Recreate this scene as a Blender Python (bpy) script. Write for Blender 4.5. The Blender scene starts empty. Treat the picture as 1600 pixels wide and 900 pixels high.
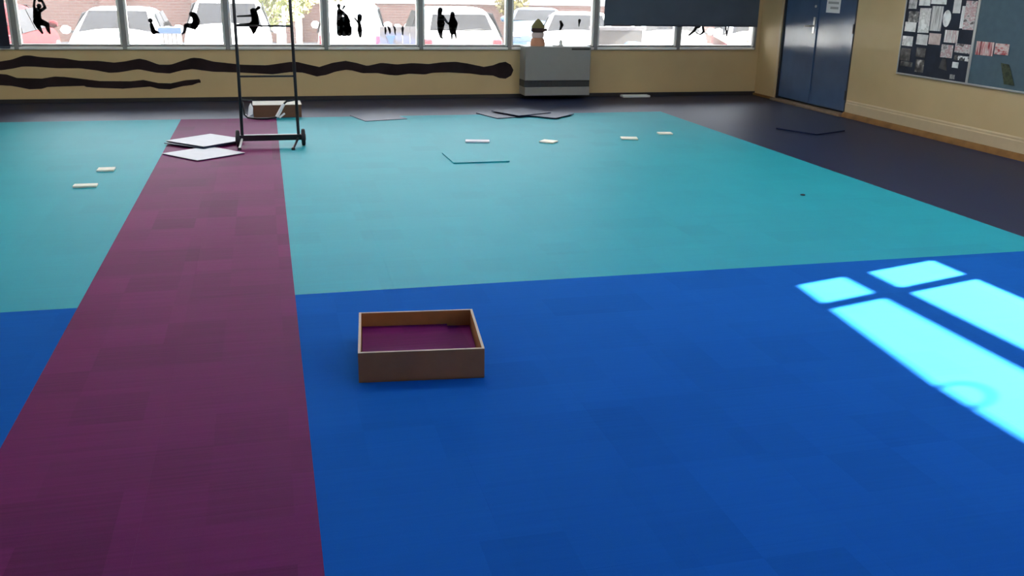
import bpy, bmesh, math, random
from mathutils import Vector, Matrix
random.seed(7)
S = bpy.context.scene
COL = S.collection
PI = math.pi

# ------------------------------------------------------------------ camera
CAM_H, FPX = 1.528, 1474.1
PITCH, YAW, ROLL = 0.3170695, 0.253117, 0.01890973
fwd = Vector((math.sin(YAW)*math.cos(PITCH), math.cos(YAW)*math.cos(PITCH), -math.sin(PITCH)))
rgt0 = Vector((math.cos(YAW), -math.sin(YAW), 0)); up0 = rgt0.cross(fwd)
rgt = math.cos(ROLL)*rgt0 + math.sin(ROLL)*up0
up = -math.sin(ROLL)*rgt0 + math.cos(ROLL)*up0
cd = bpy.data.cameras.new('camera'); cam = bpy.data.objects.new('camera', cd); COL.objects.link(cam)
cam.matrix_world = Matrix(((rgt.x, up.x, -fwd.x, 0), (rgt.y, up.y, -fwd.y, 0), (rgt.z, up.z, -fwd.z, CAM_H), (0, 0, 0, 1)))
cd.sensor_width = 36; cd.lens = FPX*36/1600; cd.clip_start = .05; cd.clip_end = 200
S.camera = cam

# ------------------------------------------------------------------ sky, sun, exposure
w = bpy.data.worlds.new('sky'); S.world = w; w.use_nodes = True
bg = w.node_tree.nodes['Background']
bg.inputs[0].default_value = (0.94, 0.96, 1.0, 1); bg.inputs[1].default_value = 2.0
SUN_TAN = 0.643                                   # tan of the sun's height
sun_dir = Vector((1, .27, SUN_TAN*math.hypot(1, .27))).normalized()      # towards the sun
sl = bpy.data.lights.new('sun', 'SUN'); sl.energy = 28.0; sl.angle = math.radians(.55); sl.color = (1, .95, .87)
so = bpy.data.objects.new('sun', sl); COL.objects.link(so); so.location = (30, 8, 22)
so.rotation_euler = sun_dir.to_track_quat('Z', 'Y').to_euler()
S.view_settings.view_transform = 'Standard'; S.view_settings.look = 'None'
S.view_settings.gamma = 1; S.view_settings.use_curve_mapping = False
S.view_settings.exposure = 2.3
S.cycles.use_denoising = True; S.cycles.max_bounces = 8; S.cycles.diffuse_bounces = 5
S.cycles.sample_clamp_indirect = 6

# ------------------------------------------------------------------ measured outlines (metres)
MURAL_UPPER = [(-3.999, 0.503, 0.394), (-3.839, 0.494, 0.382), (-3.679, 0.48, 0.379), (-3.519, 0.483, 0.388), (-3.359, 0.497, 0.4), (-3.199, 0.503, 0.401), (-3.039, 0.491, 0.39), (-3.002, 0.497, 0.395), (-2.965, 0.503, 0.401), (-2.928, 0.509, 0.406), (-2.891, 0.519, 0.413), (-2.855, 0.532, 0.421), (-2.818, 0.545, 0.429), (-2.781, 0.557, 0.432), (-2.744, 0.561, 0.432), (-2.707, 0.56, 0.431), (-2.67, 0.554, 0.43), (-2.633, 0.547, 0.427), (-2.596, 0.542, 0.424), (-2.56, 0.539, 0.421), (-2.523, 0.537, 0.418), (-2.486, 0.535, 0.415), (-2.449, 0.533, 0.412), (-2.412, 0.531, 0.41), (-2.375, 0.529, 0.41), (-2.338, 0.526, 0.41), (-2.301, 0.52, 0.409), (-2.264, 0.513, 0.409), (-2.228, 0.507, 0.409), (-2.191, 0.501, 0.409), (-2.154, 0.497, 0.406), (-2.117, 0.497, 0.4), (-2.08, 0.497, 0.395), (-2.043, 0.496, 0.39), (-2.006, 0.496, 0.385), (-1.969, 0.496, 0.378), (-1.933, 0.492, 0.37), (-1.896, 0.488, 0.363), (-1.859, 0.483, 0.355), (-1.822, 0.479, 0.355), (-1.785, 0.475, 0.357), (-1.748, 0.479, 0.359), (-1.711, 0.483, 0.364), (-1.674, 0.487, 0.37), (-1.637, 0.493, 0.376), (-1.601, 0.501, 0.383), (-1.564, 0.508, 0.389), (-1.527, 0.516, 0.392), (-1.49, 0.52, 0.39), (-1.453, 0.512, 0.382), (-1.416, 0.504, 0.374), (-1.379, 0.49, 0.366), (-1.342, 0.475, 0.358), (-1.306, 0.46, 0.352), (-1.269, 0.449, 0.35), (-1.232, 0.449, 0.347), (-1.195, 0.448, 0.344), (-1.158, 0.448, 0.343), (-1.121, 0.454, 0.352), (-1.084, 0.466, 0.362), (-1.047, 0.479, 0.371), (-1.011, 0.491, 0.38), (-0.974, 0.503, 0.385), (-0.937, 0.514, 0.389), (-0.9, 0.526, 0.394), (-0.863, 0.531, 0.391), (-0.826, 0.528, 0.386), (-0.789, 0.525, 0.38), (-0.752, 0.516, 0.375), (-0.715, 0.505, 0.37), (-0.679, 0.495, 0.365), (-0.642, 0.485, 0.361), (-0.605, 0.48, 0.359), (-0.568, 0.476, 0.358), (-0.531, 0.472, 0.357), (-0.494, 0.468, 0.356), (-0.457, 0.463, 0.354), (-0.42, 0.459, 0.353), (-0.384, 0.455, 0.352), (-0.347, 0.45, 0.351), (-0.31, 0.446, 0.349), (-0.273, 0.444, 0.347), (-0.236, 0.443, 0.345), (-0.199, 0.442, 0.342), (-0.162, 0.441, 0.34), (-0.125, 0.44, 0.338), (-0.088, 0.439, 0.335), (-0.052, 0.438, 0.333), (-0.015, 0.437, 0.33), (0.022, 0.44, 0.328), (0.059, 0.445, 0.325), (0.096, 0.45, 0.329), (0.133, 0.455, 0.333), (0.17, 0.461, 0.338), (0.207, 0.466, 0.343), (0.243, 0.471, 0.347), (0.28, 0.476, 0.352), (0.317, 0.478, 0.351), (0.354, 0.478, 0.349), (0.391, 0.474, 0.347), (0.428, 0.464, 0.345), (0.465, 0.455, 0.337), (0.502, 0.446, 0.326), (0.539, 0.438, 0.316), (0.575, 0.43, 0.305), (0.612, 0.422, 0.295), (0.649, 0.414, 0.301), (0.686, 0.426, 0.307), (0.723, 0.437, 0.313), (0.76, 0.448, 0.324), (0.797, 0.46, 0.337), (0.834, 0.468, 0.35), (0.87, 0.473, 0.358), (0.907, 0.479, 0.365), (0.944, 0.484, 0.371), (0.981, 0.489, 0.377), (1.018, 0.482, 0.373), (1.055, 0.475, 0.369), (1.092, 0.468, 0.359), (1.129, 0.46, 0.349), (1.166, 0.449, 0.339), (1.202, 0.439, 0.333), (1.239, 0.429, 0.334), (1.276, 0.429, 0.334), (1.313, 0.437, 0.334), (1.35, 0.445, 0.335), (1.387, 0.453, 0.334), (1.424, 0.461, 0.327), (1.461, 0.461, 0.32), (1.497, 0.457, 0.314), (1.534, 0.453, 0.309), (1.571, 0.449, 0.306), (1.608, 0.445, 0.303), (1.645, 0.443, 0.303), (1.682, 0.446, 0.308), (1.719, 0.449, 0.313), (1.756, 0.452, 0.318), (1.792, 0.455, 0.323), (1.829, 0.458, 0.322), (1.866, 0.457, 0.32), (1.903, 0.455, 0.318), (1.94, 0.453, 0.316), (1.977, 0.451, 0.313), (2.014, 0.448, 0.315), (2.051, 0.446, 0.323), (2.088, 0.45, 0.331), (2.124, 0.455, 0.334), (2.161, 0.459, 0.335), (2.198, 0.464, 0.336), (2.235, 0.467, 0.337), (2.272, 0.469, 0.337), (2.309, 0.47, 0.338), (2.346, 0.472, 0.336), (2.383, 0.473, 0.334), (2.419, 0.473, 0.332), (2.456, 0.468, 0.329), (2.493, 0.462, 0.327), (2.53, 0.457, 0.325), (2.567, 0.452, 0.323), (2.604, 0.444, 0.321), (2.641, 0.437, 0.316), (2.678, 0.429, 0.311), (2.715, 0.422, 0.306), (2.751, 0.415, 0.301), (2.788, 0.407, 0.299), (2.825, 0.412, 0.298), (2.844, 0.415, 0.297), (2.859, 0.418, 0.296), (2.862, 0.418, 0.296), (2.874, 0.42, 0.295), (2.89, 0.423, 0.294), (2.899, 0.424, 0.294), (2.905, 0.425, 0.293), (2.92, 0.429, 0.291), (2.935, 0.435, 0.285), (2.936, 0.435, 0.285), (2.951, 0.441, 0.279), (2.966, 0.446, 0.273), (2.973, 0.449, 0.27), (2.981, 0.452, 0.267), (2.996, 0.458, 0.261), (3.01, 0.461, 0.258), (3.011, 0.461, 0.258), (3.027, 0.463, 0.256), (3.042, 0.465, 0.255), (3.046, 0.466, 0.254), (3.057, 0.468, 0.253), (3.072, 0.47, 0.252), (3.083, 0.472, 0.251), (3.087, 0.471, 0.25), (3.103, 0.463, 0.257), (3.118, 0.455, 0.265), (3.12, 0.454, 0.266), (3.133, 0.447, 0.273), (3.148, 0.439, 0.281), (3.157, 0.434, 0.286), (3.164, 0.421, 0.289), (3.179, 0.394, 0.319), (3.194, 0.367, 0.359)]
MURAL_LOWER = [(-4.019, 0.36, 0.219), (-3.859, 0.351, 0.207), (-3.699, 0.337, 0.204), (-3.539, 0.34, 0.213), (-3.379, 0.354, 0.225), (-3.219, 0.36, 0.226), (-3.059, 0.348, 0.215), (-3.046, 0.347, 0.214), (-3.032, 0.345, 0.213), (-3.019, 0.344, 0.212), (-3.006, 0.343, 0.211), (-2.992, 0.342, 0.21), (-2.979, 0.338, 0.21), (-2.966, 0.333, 0.209), (-2.952, 0.328, 0.207), (-2.939, 0.323, 0.205), (-2.926, 0.318, 0.202), (-2.912, 0.312, 0.199), (-2.899, 0.307, 0.197), (-2.886, 0.302, 0.194), (-2.872, 0.3, 0.191), (-2.859, 0.299, 0.188), (-2.846, 0.299, 0.186), (-2.832, 0.298, 0.182), (-2.819, 0.298, 0.179), (-2.806, 0.298, 0.176), (-2.792, 0.297, 0.173), (-2.779, 0.297, 0.17), (-2.766, 0.296, 0.166), (-2.753, 0.296, 0.166), (-2.739, 0.295, 0.167), (-2.726, 0.295, 0.167), (-2.713, 0.294, 0.168), (-2.699, 0.294, 0.168), (-2.686, 0.294, 0.169), (-2.673, 0.293, 0.169), (-2.659, 0.293, 0.17), (-2.646, 0.292, 0.17), (-2.633, 0.292, 0.171), (-2.619, 0.291, 0.173), (-2.606, 0.291, 0.177), (-2.593, 0.294, 0.181), (-2.579, 0.296, 0.185), (-2.566, 0.298, 0.189), (-2.553, 0.3, 0.191), (-2.539, 0.302, 0.192), (-2.526, 0.305, 0.192), (-2.513, 0.307, 0.193), (-2.499, 0.309, 0.193), (-2.486, 0.311, 0.193), (-2.473, 0.313, 0.194), (-2.459, 0.314, 0.194), (-2.446, 0.313, 0.195), (-2.433, 0.313, 0.195), (-2.419, 0.312, 0.196), (-2.406, 0.311, 0.196), (-2.393, 0.311, 0.197), (-2.379, 0.31, 0.197), (-2.366, 0.31, 0.197), (-2.353, 0.308, 0.198), (-2.339, 0.306, 0.198), (-2.326, 0.305, 0.198), (-2.313, 0.303, 0.198), (-2.299, 0.301, 0.198), (-2.286, 0.3, 0.199), (-2.273, 0.298, 0.199), (-2.259, 0.296, 0.199), (-2.246, 0.295, 0.199), (-2.233, 0.293, 0.2), (-2.219, 0.291, 0.2), (-2.206, 0.29, 0.2), (-2.193, 0.288, 0.2), (-2.18, 0.286, 0.201), (-2.166, 0.284, 0.201), (-2.153, 0.282, 0.201), (-2.14, 0.281, 0.193), (-2.126, 0.279, 0.187), (-2.113, 0.277, 0.186), (-2.1, 0.275, 0.185), (-2.086, 0.273, 0.184), (-2.073, 0.271, 0.182), (-2.06, 0.27, 0.181), (-2.046, 0.268, 0.18), (-2.033, 0.266, 0.179), (-2.02, 0.264, 0.178), (-2.006, 0.262, 0.177), (-1.993, 0.26, 0.177), (-1.98, 0.259, 0.176), (-1.966, 0.257, 0.175), (-1.953, 0.257, 0.175), (-1.94, 0.257, 0.174), (-1.926, 0.256, 0.173), (-1.913, 0.256, 0.173), (-1.9, 0.256, 0.172), (-1.886, 0.256, 0.171), (-1.873, 0.256, 0.171), (-1.86, 0.255, 0.17), (-1.846, 0.255, 0.169), (-1.833, 0.255, 0.169), (-1.82, 0.255, 0.168), (-1.806, 0.255, 0.167), (-1.793, 0.254, 0.167), (-1.78, 0.254, 0.166), (-1.766, 0.254, 0.165), (-1.753, 0.254, 0.165), (-1.74, 0.254, 0.164), (-1.726, 0.254, 0.163), (-1.713, 0.253, 0.163), (-1.7, 0.253, 0.164), (-1.686, 0.253, 0.165), (-1.673, 0.253, 0.166), (-1.66, 0.253, 0.167), (-1.647, 0.252, 0.168), (-1.633, 0.252, 0.169), (-1.62, 0.252, 0.17), (-1.607, 0.253, 0.171), (-1.593, 0.255, 0.172), (-1.58, 0.256, 0.173), (-1.567, 0.257, 0.174), (-1.553, 0.259, 0.175), (-1.54, 0.26, 0.176), (-1.527, 0.262, 0.176), (-1.513, 0.263, 0.177), (-1.5, 0.264, 0.178), (-1.487, 0.266, 0.179), (-1.473, 0.267, 0.18), (-1.46, 0.264, 0.181), (-1.447, 0.261, 0.182), (-1.433, 0.258, 0.183), (-1.42, 0.255, 0.184), (-1.407, 0.252, 0.185), (-1.393, 0.249, 0.183), (-1.38, 0.246, 0.179), (-1.367, 0.243, 0.176), (-1.353, 0.24, 0.172), (-1.34, 0.237, 0.168), (-1.327, 0.234, 0.164), (-1.313, 0.231, 0.16), (-1.3, 0.228, 0.158), (-1.287, 0.228, 0.157), (-1.273, 0.227, 0.156), (-1.26, 0.227, 0.155), (-1.247, 0.226, 0.154), (-1.233, 0.226, 0.153), (-1.22, 0.225, 0.153), (-1.207, 0.225, 0.152), (-1.193, 0.224, 0.151), (-1.18, 0.224, 0.15), (-1.167, 0.223, 0.153), (-1.157, 0.223, 0.156), (-1.153, 0.224, 0.156), (-1.142, 0.227, 0.159), (-1.14, 0.227, 0.16), (-1.127, 0.23, 0.163), (-1.113, 0.233, 0.166), (-1.111, 0.233, 0.167), (-1.1, 0.236, 0.169), (-1.096, 0.237, 0.17), (-1.087, 0.238, 0.172), (-1.081, 0.24, 0.174), (-1.074, 0.241, 0.175), (-1.066, 0.243, 0.177), (-1.06, 0.244, 0.179), (-1.05, 0.246, 0.181), (-1.047, 0.247, 0.182), (-1.035, 0.25, 0.185), (-1.034, 0.25, 0.185), (-1.02, 0.253, 0.188), (-1.007, 0.256, 0.19), (-1.005, 0.256, 0.19), (-0.994, 0.258, 0.191), (-0.99, 0.259, 0.192), (-0.98, 0.26, 0.193), (-0.974, 0.261, 0.193), (-0.967, 0.261, 0.194), (-0.959, 0.262, 0.195), (-0.954, 0.262, 0.196), (-0.944, 0.263, 0.197), (-0.94, 0.263, 0.197), (-0.929, 0.264, 0.199), (-0.927, 0.264, 0.199), (-0.914, 0.265, 0.2), (-0.9, 0.266, 0.204), (-0.898, 0.266, 0.205), (-0.887, 0.266, 0.208), (-0.883, 0.267, 0.21), (-0.874, 0.267, 0.213), (-0.868, 0.268, 0.215), (-0.86, 0.268, 0.218), (-0.853, 0.269, 0.221), (-0.847, 0.269, 0.223), (-0.837, 0.27, 0.226), (-0.834, 0.27, 0.227), (-0.822, 0.271, 0.227), (-0.82, 0.271, 0.227), (-0.807, 0.256, 0.227)]
STICKER_STROKES = {
    'swing': [[(-2.544, 1.12, 0.0274), (-2.551, 1.095, 0.0157)], [(-2.573, 1.059, 0.0441), (-2.582, 0.986, 0.0451), (-2.57, 0.943, 0.049)], [(-2.591, 0.943, 0.0431), (-2.584, 0.892, 0.0274), (-2.548, 0.816, 0.0127)], [(-2.553, 0.943, 0.0392), (-2.487, 0.914, 0.0294), (-2.478, 0.849, 0.0196), (-2.467, 0.812, 0.0098)], [(-2.594, 1.058, 0.0216), (-2.6, 1.116, 0.0137), (-2.584, 1.188, 0.0127), (-2.552, 1.224, 0.0137)], [(-2.537, 1.066, 0.0196), (-2.481, 1.103, 0.0167), (-2.503, 1.174, 0.0127), (-2.518, 1.217, 0.0137)], [(-2.529, 1.188, 0.0255), (-2.527, 1.203, 0.0255)]] ,
    'sit_small': [[(-1.329, 0.967, 0.0284), (-1.324, 0.944, 0.0147)], [(-1.322, 0.926, 0.0196), (-1.315, 0.885, 0.0255), (-1.305, 0.84, 0.0294)], [(-1.305, 0.832, 0.0294), (-1.272, 0.832, 0.0196), (-1.244, 0.819, 0.0088)]] ,
    'reader': [[(-0.848, 1.041, 0.0314), (-0.823, 1.034, 0.0353)], [(-0.813, 1.016, 0.0372), (-0.799, 0.963, 0.0421), (-0.826, 0.91, 0.0412)], [(-0.834, 0.903, 0.0392), (-0.915, 0.913, 0.0255)], [(-0.93, 0.909, 0.0206), (-0.953, 0.834, 0.0147), (-0.979, 0.811, 0.0098)], [(-0.827, 0.895, 0.0294), (-0.822, 0.869, 0.0098)]] ,
    'cartwheel': [[(-0.055, 1.128, 0.0235), (-0.079, 1.105, 0.0157)], [(-0.148, 1.101, 0.0098), (-0.119, 1.086, 0.0392), (-0.105, 1.014, 0.0431), (-0.106, 0.938, 0.047)], [(-0.13, 0.914, 0.0588), (-0.13, 0.853, 0.0294), (-0.137, 0.815, 0.0078)], [(-0.138, 1.033, 0.0157), (-0.313, 1.023, 0.0098)], [(-0.13, 0.922, 0.0314), (-0.191, 0.924, 0.0216), (-0.336, 0.917, 0.0157)]] ,
    'pianist': [[(0.923, 1.163, 0.0245), (0.927, 1.131, 0.0157)], [(0.93, 1.092, 0.0353), (0.926, 0.952, 0.0392), (0.924, 0.831, 0.0392)], [(0.95, 1.092, 0.0235), (1.012, 1.039, 0.0216), (1.041, 0.976, 0.0216)], [(0.971, 1.123, 0.0098), (0.992, 1.155, 0.0137)], [(0.985, 0.976, 0.0588), (0.981, 0.847, 0.0588)], [(1.034, 0.89, 0.0431), (1.032, 0.835, 0.0431)], [(1.018, 0.992, 0.0343), (1.023, 0.922, 0.0392)]] ,
    'singer': [[(1.18, 1.036, 0.0314), (1.177, 0.993, 0.0274)], [(1.17, 0.962, 0.0196), (1.176, 0.915, 0.0235), (1.177, 0.867, 0.0323), (1.18, 0.789, 0.0167)], [(1.161, 0.958, 0.0127), (1.115, 1.016, 0.0088)]] ,
    'pair_a': [[(2.216, 1.124, 0.0343), (2.208, 1.081, 0.0294)], [(2.216, 1.041, 0.0372), (2.224, 0.953, 0.0519), (2.215, 0.865, 0.0353), (2.223, 0.788, 0.0167), (2.242, 0.771, 0.0098)], [(2.249, 1.041, 0.0196), (2.316, 0.954, 0.0118)]] ,
    'pair_b': [[(2.376, 1.078, 0.0304), (2.376, 1.05, 0.0294)], [(2.376, 1.026, 0.0353), (2.384, 0.954, 0.0617), (2.38, 0.857, 0.0431)], [(2.367, 0.841, 0.0157), (2.367, 0.76, 0.0088)], [(2.409, 0.841, 0.0167), (2.426, 0.769, 0.0088)], [(2.35, 0.994, 0.0127), (2.321, 0.95, 0.0098)]] ,
    'crescent': [[(3.844, 0.989, 0.0176), (3.864, 0.947, 0.0235), (3.846, 0.898, 0.0147), (3.83, 0.881, 0.0059)]] ,
    'drop': [[(4.109, 1.007, 0.0206), (4.106, 0.966, 0.0108), (4.104, 0.932, 0.0059)]] ,
    'runner': [[(5.844, 1.037, 0.0392), (5.852, 0.951, 0.0392)], [(5.823, 0.943, 0.0216), (5.79, 0.882, 0.0196), (5.718, 0.825, 0.0157)], [(5.91, 0.943, 0.0157), (5.93, 0.866, 0.0196), (5.882, 0.829, 0.0098)], [(5.816, 0.857, 0.0088), (5.881, 0.831, 0.0088)]] ,
    'dangler': [[(6.269, 1.057, 0.0294), (6.277, 0.971, 0.0294)], [(6.26, 0.945, 0.0098), (6.283, 0.842, 0.0118)], [(6.306, 0.946, 0.0098), (6.29, 0.842, 0.0118), (6.288, 0.815, 0.0088)]] ,
    'mini_a': [[(1.501, 0.897, 0.0108), (1.504, 0.857, 0.0137), (1.499, 0.822, 0.0069)]] ,
    'mini_b': [[(1.534, 0.909, 0.0098), (1.554, 0.877, 0.0167), (1.561, 0.846, 0.0118), (1.557, 0.83, 0.0069)]] ,
    'mini_c': [[(1.612, 0.913, 0.0108), (1.628, 0.874, 0.0127), (1.623, 0.846, 0.0088), (1.631, 0.814, 0.0069)]] ,
    'mini_d': [[(1.726, 0.906, 0.0108), (1.723, 0.878, 0.0147), (1.724, 0.81, 0.0069)], [(1.705, 0.884, 0.0059), (1.739, 0.886, 0.0059)]] ,
}
PINNED = [(9.195, 1.359, 0.139, 0.13), (9.002, 1.371, 0.186, 0.077), (8.78, 1.402, 0.248, 0.1), (9.15, 1.215, 0.17, 0.111), (9.184, 1.108, 0.194, 0.102), (8.963, 1.184, 0.185, 0.252), (8.775, 1.211, 0.179, 0.253), (8.618, 1.218, 0.13, 0.174), (8.494, 1.341, 0.113, 0.134), (8.289, 1.262, 0.163, 0.283), (8.39, 1.24, 0.046, 0.219), (8.509, 1.047, 0.209, 0.124), (9.199, 0.959, 0.185, 0.106), (8.958, 0.988, 0.187, 0.11), (8.756, 1.007, 0.189, 0.114), (8.541, 0.899, 0.183, 0.131), (8.321, 0.941, 0.23, 0.091), (8.317, 0.847, 0.221, 0.049), (8.385, 0.775, 0.094, 0.059), (9.198, 0.817, 0.174, 0.134), (9.164, 0.718, 0.207, 0.054), (8.936, 0.717, 0.146, 0.131), (8.947, 0.856, 0.156, 0.098), (8.552, 0.764, 0.155, 0.12), (8.404, 0.656, 0.076, 0.044), (8.009, 0.963, 0.25, 0.131), (7.78, 0.973, 0.19, 0.104), (7.65, 0.754, 0.113, 0.196)]

# ------------------------------------------------------------------ helpers
def tag(o, label=None, cat=None, group=None, kind=None):
    if label: o['label'] = label
    if cat: o['category'] = cat
    if group: o['group'] = group
    if kind: o['kind'] = kind
    return o
def empty(name, loc=(0, 0, 0), rz=0, parent=None):
    o = bpy.data.objects.new(name, None); COL.objects.link(o); o.location = loc; o.rotation_euler.z = rz
    o.empty_display_size = .1
    if parent: o.parent = parent
    return o
class MB:
    def __init__(s): s.v = []; s.f = []
    def box(s, x0, x1, y0, y1, z0, z1):
        n = len(s.v)
        s.v += [(x0,y0,z0),(x1,y0,z0),(x1,y1,z0),(x0,y1,z0),(x0,y0,z1),(x1,y0,z1),(x1,y1,z1),(x0,y1,z1)]
        s.f += [tuple(n+i for i in q) for q in ((0,3,2,1),(4,5,6,7),(0,1,5,4),(1,2,6,5),(2,3,7,6),(3,0,4,7))]
        return s
    def prism(s, bot, top):
        n = len(s.v); k = len(bot); s.v += [tuple(p) for p in bot]+[tuple(p) for p in top]
        s.f.append(tuple(n+i for i in range(k))[::-1]); s.f.append(tuple(n+k+i for i in range(k)))
        for i in range(k): j = (i+1) % k; s.f.append((n+i, n+j, n+k+j, n+k+i))
        return s
    def tube(s, pts, r, seg=8, cap=True, closed=False):
        P = [Vector(p) for p in pts]; rr = r if isinstance(r, (list, tuple)) else [r]*len(P)
        n0 = len(s.v); m = len(P); nrm = None
        for i, p in enumerate(P):
            a = P[i-1] if (i or closed) else P[0]; b = P[(i+1) % m] if (i < m-1 or closed) else P[-1]
            t = (b-a).normalized()
            if nrm is None: nrm = t.orthogonal().normalized()
            nrm = (nrm - t*nrm.dot(t)).normalized(); bi = t.cross(nrm)
            for k in range(seg):
                a_ = 2*PI*k/seg; s.v.append(tuple(p+(nrm*math.cos(a_)+bi*math.sin(a_))*rr[i]))
        for i in range(m if closed else m-1):
            for k in range(seg):
                j = (i+1) % m
                s.f.append((n0+i*seg+k, n0+i*seg+(k+1) % seg, n0+j*seg+(k+1) % seg, n0+j*seg+k))
        if cap and not closed:
            s.f.append(tuple(n0+k for k in range(seg))[::-1]); s.f.append(tuple(n0+(m-1)*seg+k for k in range(seg)))
        return s
    def lathe(s, prof, seg=20, axis='z', c=(0, 0, 0)):
        n0 = len(s.v)
        for r, h in prof:
            for k in range(seg):
                a = 2*PI*k/seg; p = (r*math.cos(a), r*math.sin(a), h)
                if axis == 'x': p = (h, p[0], p[1])
                s.v.append((c[0]+p[0], c[1]+p[1], c[2]+p[2]))
        m = len(prof)
        for i in range(m-1):
            for k in range(seg):
                s.f.append((n0+i*seg+k, n0+i*seg+(k+1) % seg, n0+(i+1)*seg+(k+1) % seg, n0+(i+1)*seg+k))
        s.f.append(tuple(n0+k for k in range(seg))[::-1]); s.f.append(tuple(n0+(m-1)*seg+k for k in range(seg)))
        return s
    def mesh(s, name, mat, smooth=False):
        me = bpy.data.meshes.new(name); me.from_pydata(s.v, [], s.f); me.update()
        b = bmesh.new(); b.from_mesh(me); bmesh.ops.recalc_face_normals(b, faces=b.faces); b.to_mesh(me); b.free()
        me.materials.append(mat)
        if smooth:
            me.polygons.foreach_set('use_smooth', [True]*len(me.polygons))
            me.set_sharp_from_angle(angle=math.radians(40))
        return me
    def build(s, name, mat, parent=None, loc=None, rz=0, smooth=False, bevel=0):
        o = bpy.data.objects.new(name, s.mesh(name, mat, smooth)); COL.objects.link(o)
        if parent: o.parent = parent
        if loc: o.location = loc
        o.rotation_euler.z = rz
        if bevel:
            b = o.modifiers.new('bevel', 'BEVEL'); b.width = bevel; b.segments = 2; b.limit_method = 'ANGLE'
        return o
def box(name, mat, x0, x1, y0, y1, z0, z1, parent=None, bevel=0):
    return MB().box(x0, x1, y0, y1, z0, z1).build(name, mat, parent, bevel=bevel)

# ------------------------------------------------------------------ materials
def newmat(name):
    m = bpy.data.materials.new(name); m.use_nodes = True
    return m, m.node_tree.nodes, m.node_tree.links, m.node_tree.nodes['Principled BSDF']
def plain(name, c, rough=.6, metal=0, spec=.5, var=.06, scale=14, bump=0, bscale=120):
    m, N, L, p = newmat(name)
    p.inputs['Roughness'].default_value = rough; p.inputs['Metallic'].default_value = metal
    p.inputs['Specular IOR Level'].default_value = spec
    tc = N.new('ShaderNodeTexCoord'); nz = N.new('ShaderNodeTexNoise'); nz.inputs['Scale'].default_value = scale
    nz.inputs['Detail'].default_value = 4
    L.new(tc.outputs['Object'], nz.inputs['Vector'])
    cr = N.new('ShaderNodeValToRGB')
    cr.color_ramp.elements[0].position = .3; cr.color_ramp.elements[1].position = .7
    cr.color_ramp.elements[0].color = tuple(x*(1-var) for x in c)+(1,)
    cr.color_ramp.elements[1].color = tuple(min(1, x*(1+var)) for x in c)+(1,)
    L.new(nz.outputs['Fac'], cr.inputs['Fac']); L.new(cr.outputs['Color'], p.inputs['Base Color'])
    if bump:
        n2 = N.new('ShaderNodeTexNoise'); n2.inputs['Scale'].default_value = bscale
        L.new(tc.outputs['Object'], n2.inputs['Vector'])
        b = N.new('ShaderNodeBump'); b.inputs['Strength'].default_value = bump; b.inputs['Distance'].default_value = .002
        L.new(n2.outputs['Fac'], b.inputs['Height']); L.new(b.outputs['Normal'], p.inputs['Normal'])
    return m
def carpet(name, c, rough=.55, spec=.4, tilevar=.10, streak=.10, sheen=0):
    """woven carpet tile: each tile a little lighter or darker, faint quarter-metre patches, fine streaks along the rows"""
    m, N, L, p = newmat(name)
    p.inputs['Roughness'].default_value = rough; p.inputs['Specular IOR Level'].default_value = spec
    p.inputs['Sheen Weight'].default_value = sheen; p.inputs['Sheen Roughness'].default_value = .35
    g = N.new('ShaderNodeNewGeometry'); oi = N.new('ShaderNodeObjectInfo')
    sn = N.new('ShaderNodeVectorMath'); sn.operation = 'SNAP'; sn.inputs[1].default_value = (.253, .253, 9)
    L.new(g.outputs['Position'], sn.inputs[0])
    wn = N.new('ShaderNodeTexWhiteNoise'); wn.noise_dimensions = '3D'; L.new(sn.outputs[0], wn.inputs['Vector'])
    mp = N.new('ShaderNodeMapping'); mp.inputs['Scale'].default_value = (2.2, 75, 1); L.new(g.outputs['Position'], mp.inputs['Vector'])
    st = N.new('ShaderNodeTexNoise'); st.inputs['Scale'].default_value = 1; st.inputs['Detail'].default_value = 3; L.new(mp.outputs[0], st.inputs['Vector'])
    fi = N.new('ShaderNodeTexNoise'); fi.inputs['Scale'].default_value = 420; L.new(g.outputs['Position'], fi.inputs['Vector'])
    def term(sock, amp):
        a = N.new('ShaderNodeMath'); a.operation = 'MULTIPLY_ADD'; L.new(sock, a.inputs[0]); a.inputs[1].default_value = amp; a.inputs[2].default_value = -amp/2
        return a.outputs[0]
    pw = N.new('ShaderNodeMath'); pw.operation = 'POWER'; L.new(wn.outputs['Value'], pw.inputs[0]); pw.inputs[1].default_value = .35
    tot = None
    for sck, amp in ((oi.outputs['Random'], tilevar), (pw.outputs[0], tilevar*2.2), (st.outputs['Fac'], streak*2.4), (fi.outputs['Fac'], .3)):
        t = term(sck, amp)
        if tot is None: tot = t
        else:
            ad = N.new('ShaderNodeMath'); ad.operation = 'ADD'; L.new(tot, ad.inputs[0]); L.new(t, ad.inputs[1]); tot = ad.outputs[0]
    one = N.new('ShaderNodeMath'); one.operation = 'ADD'; L.new(tot, one.inputs[0]); one.inputs[1].default_value = .97
    vm = N.new('ShaderNodeVectorMath'); vm.operation = 'SCALE'; vm.inputs[0].default_value = c; L.new(one.outputs[0], vm.inputs['Scale'])
    L.new(vm.outputs[0], p.inputs['Base Color'])
    b = N.new('ShaderNodeBump'); b.inputs['Strength'].default_value = .25; b.inputs['Distance'].default_value = .002
    L.new(fi.outputs['Fac'], b.inputs['Height']); L.new(b.outputs['Normal'], p.inputs['Normal'])
    return m
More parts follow.
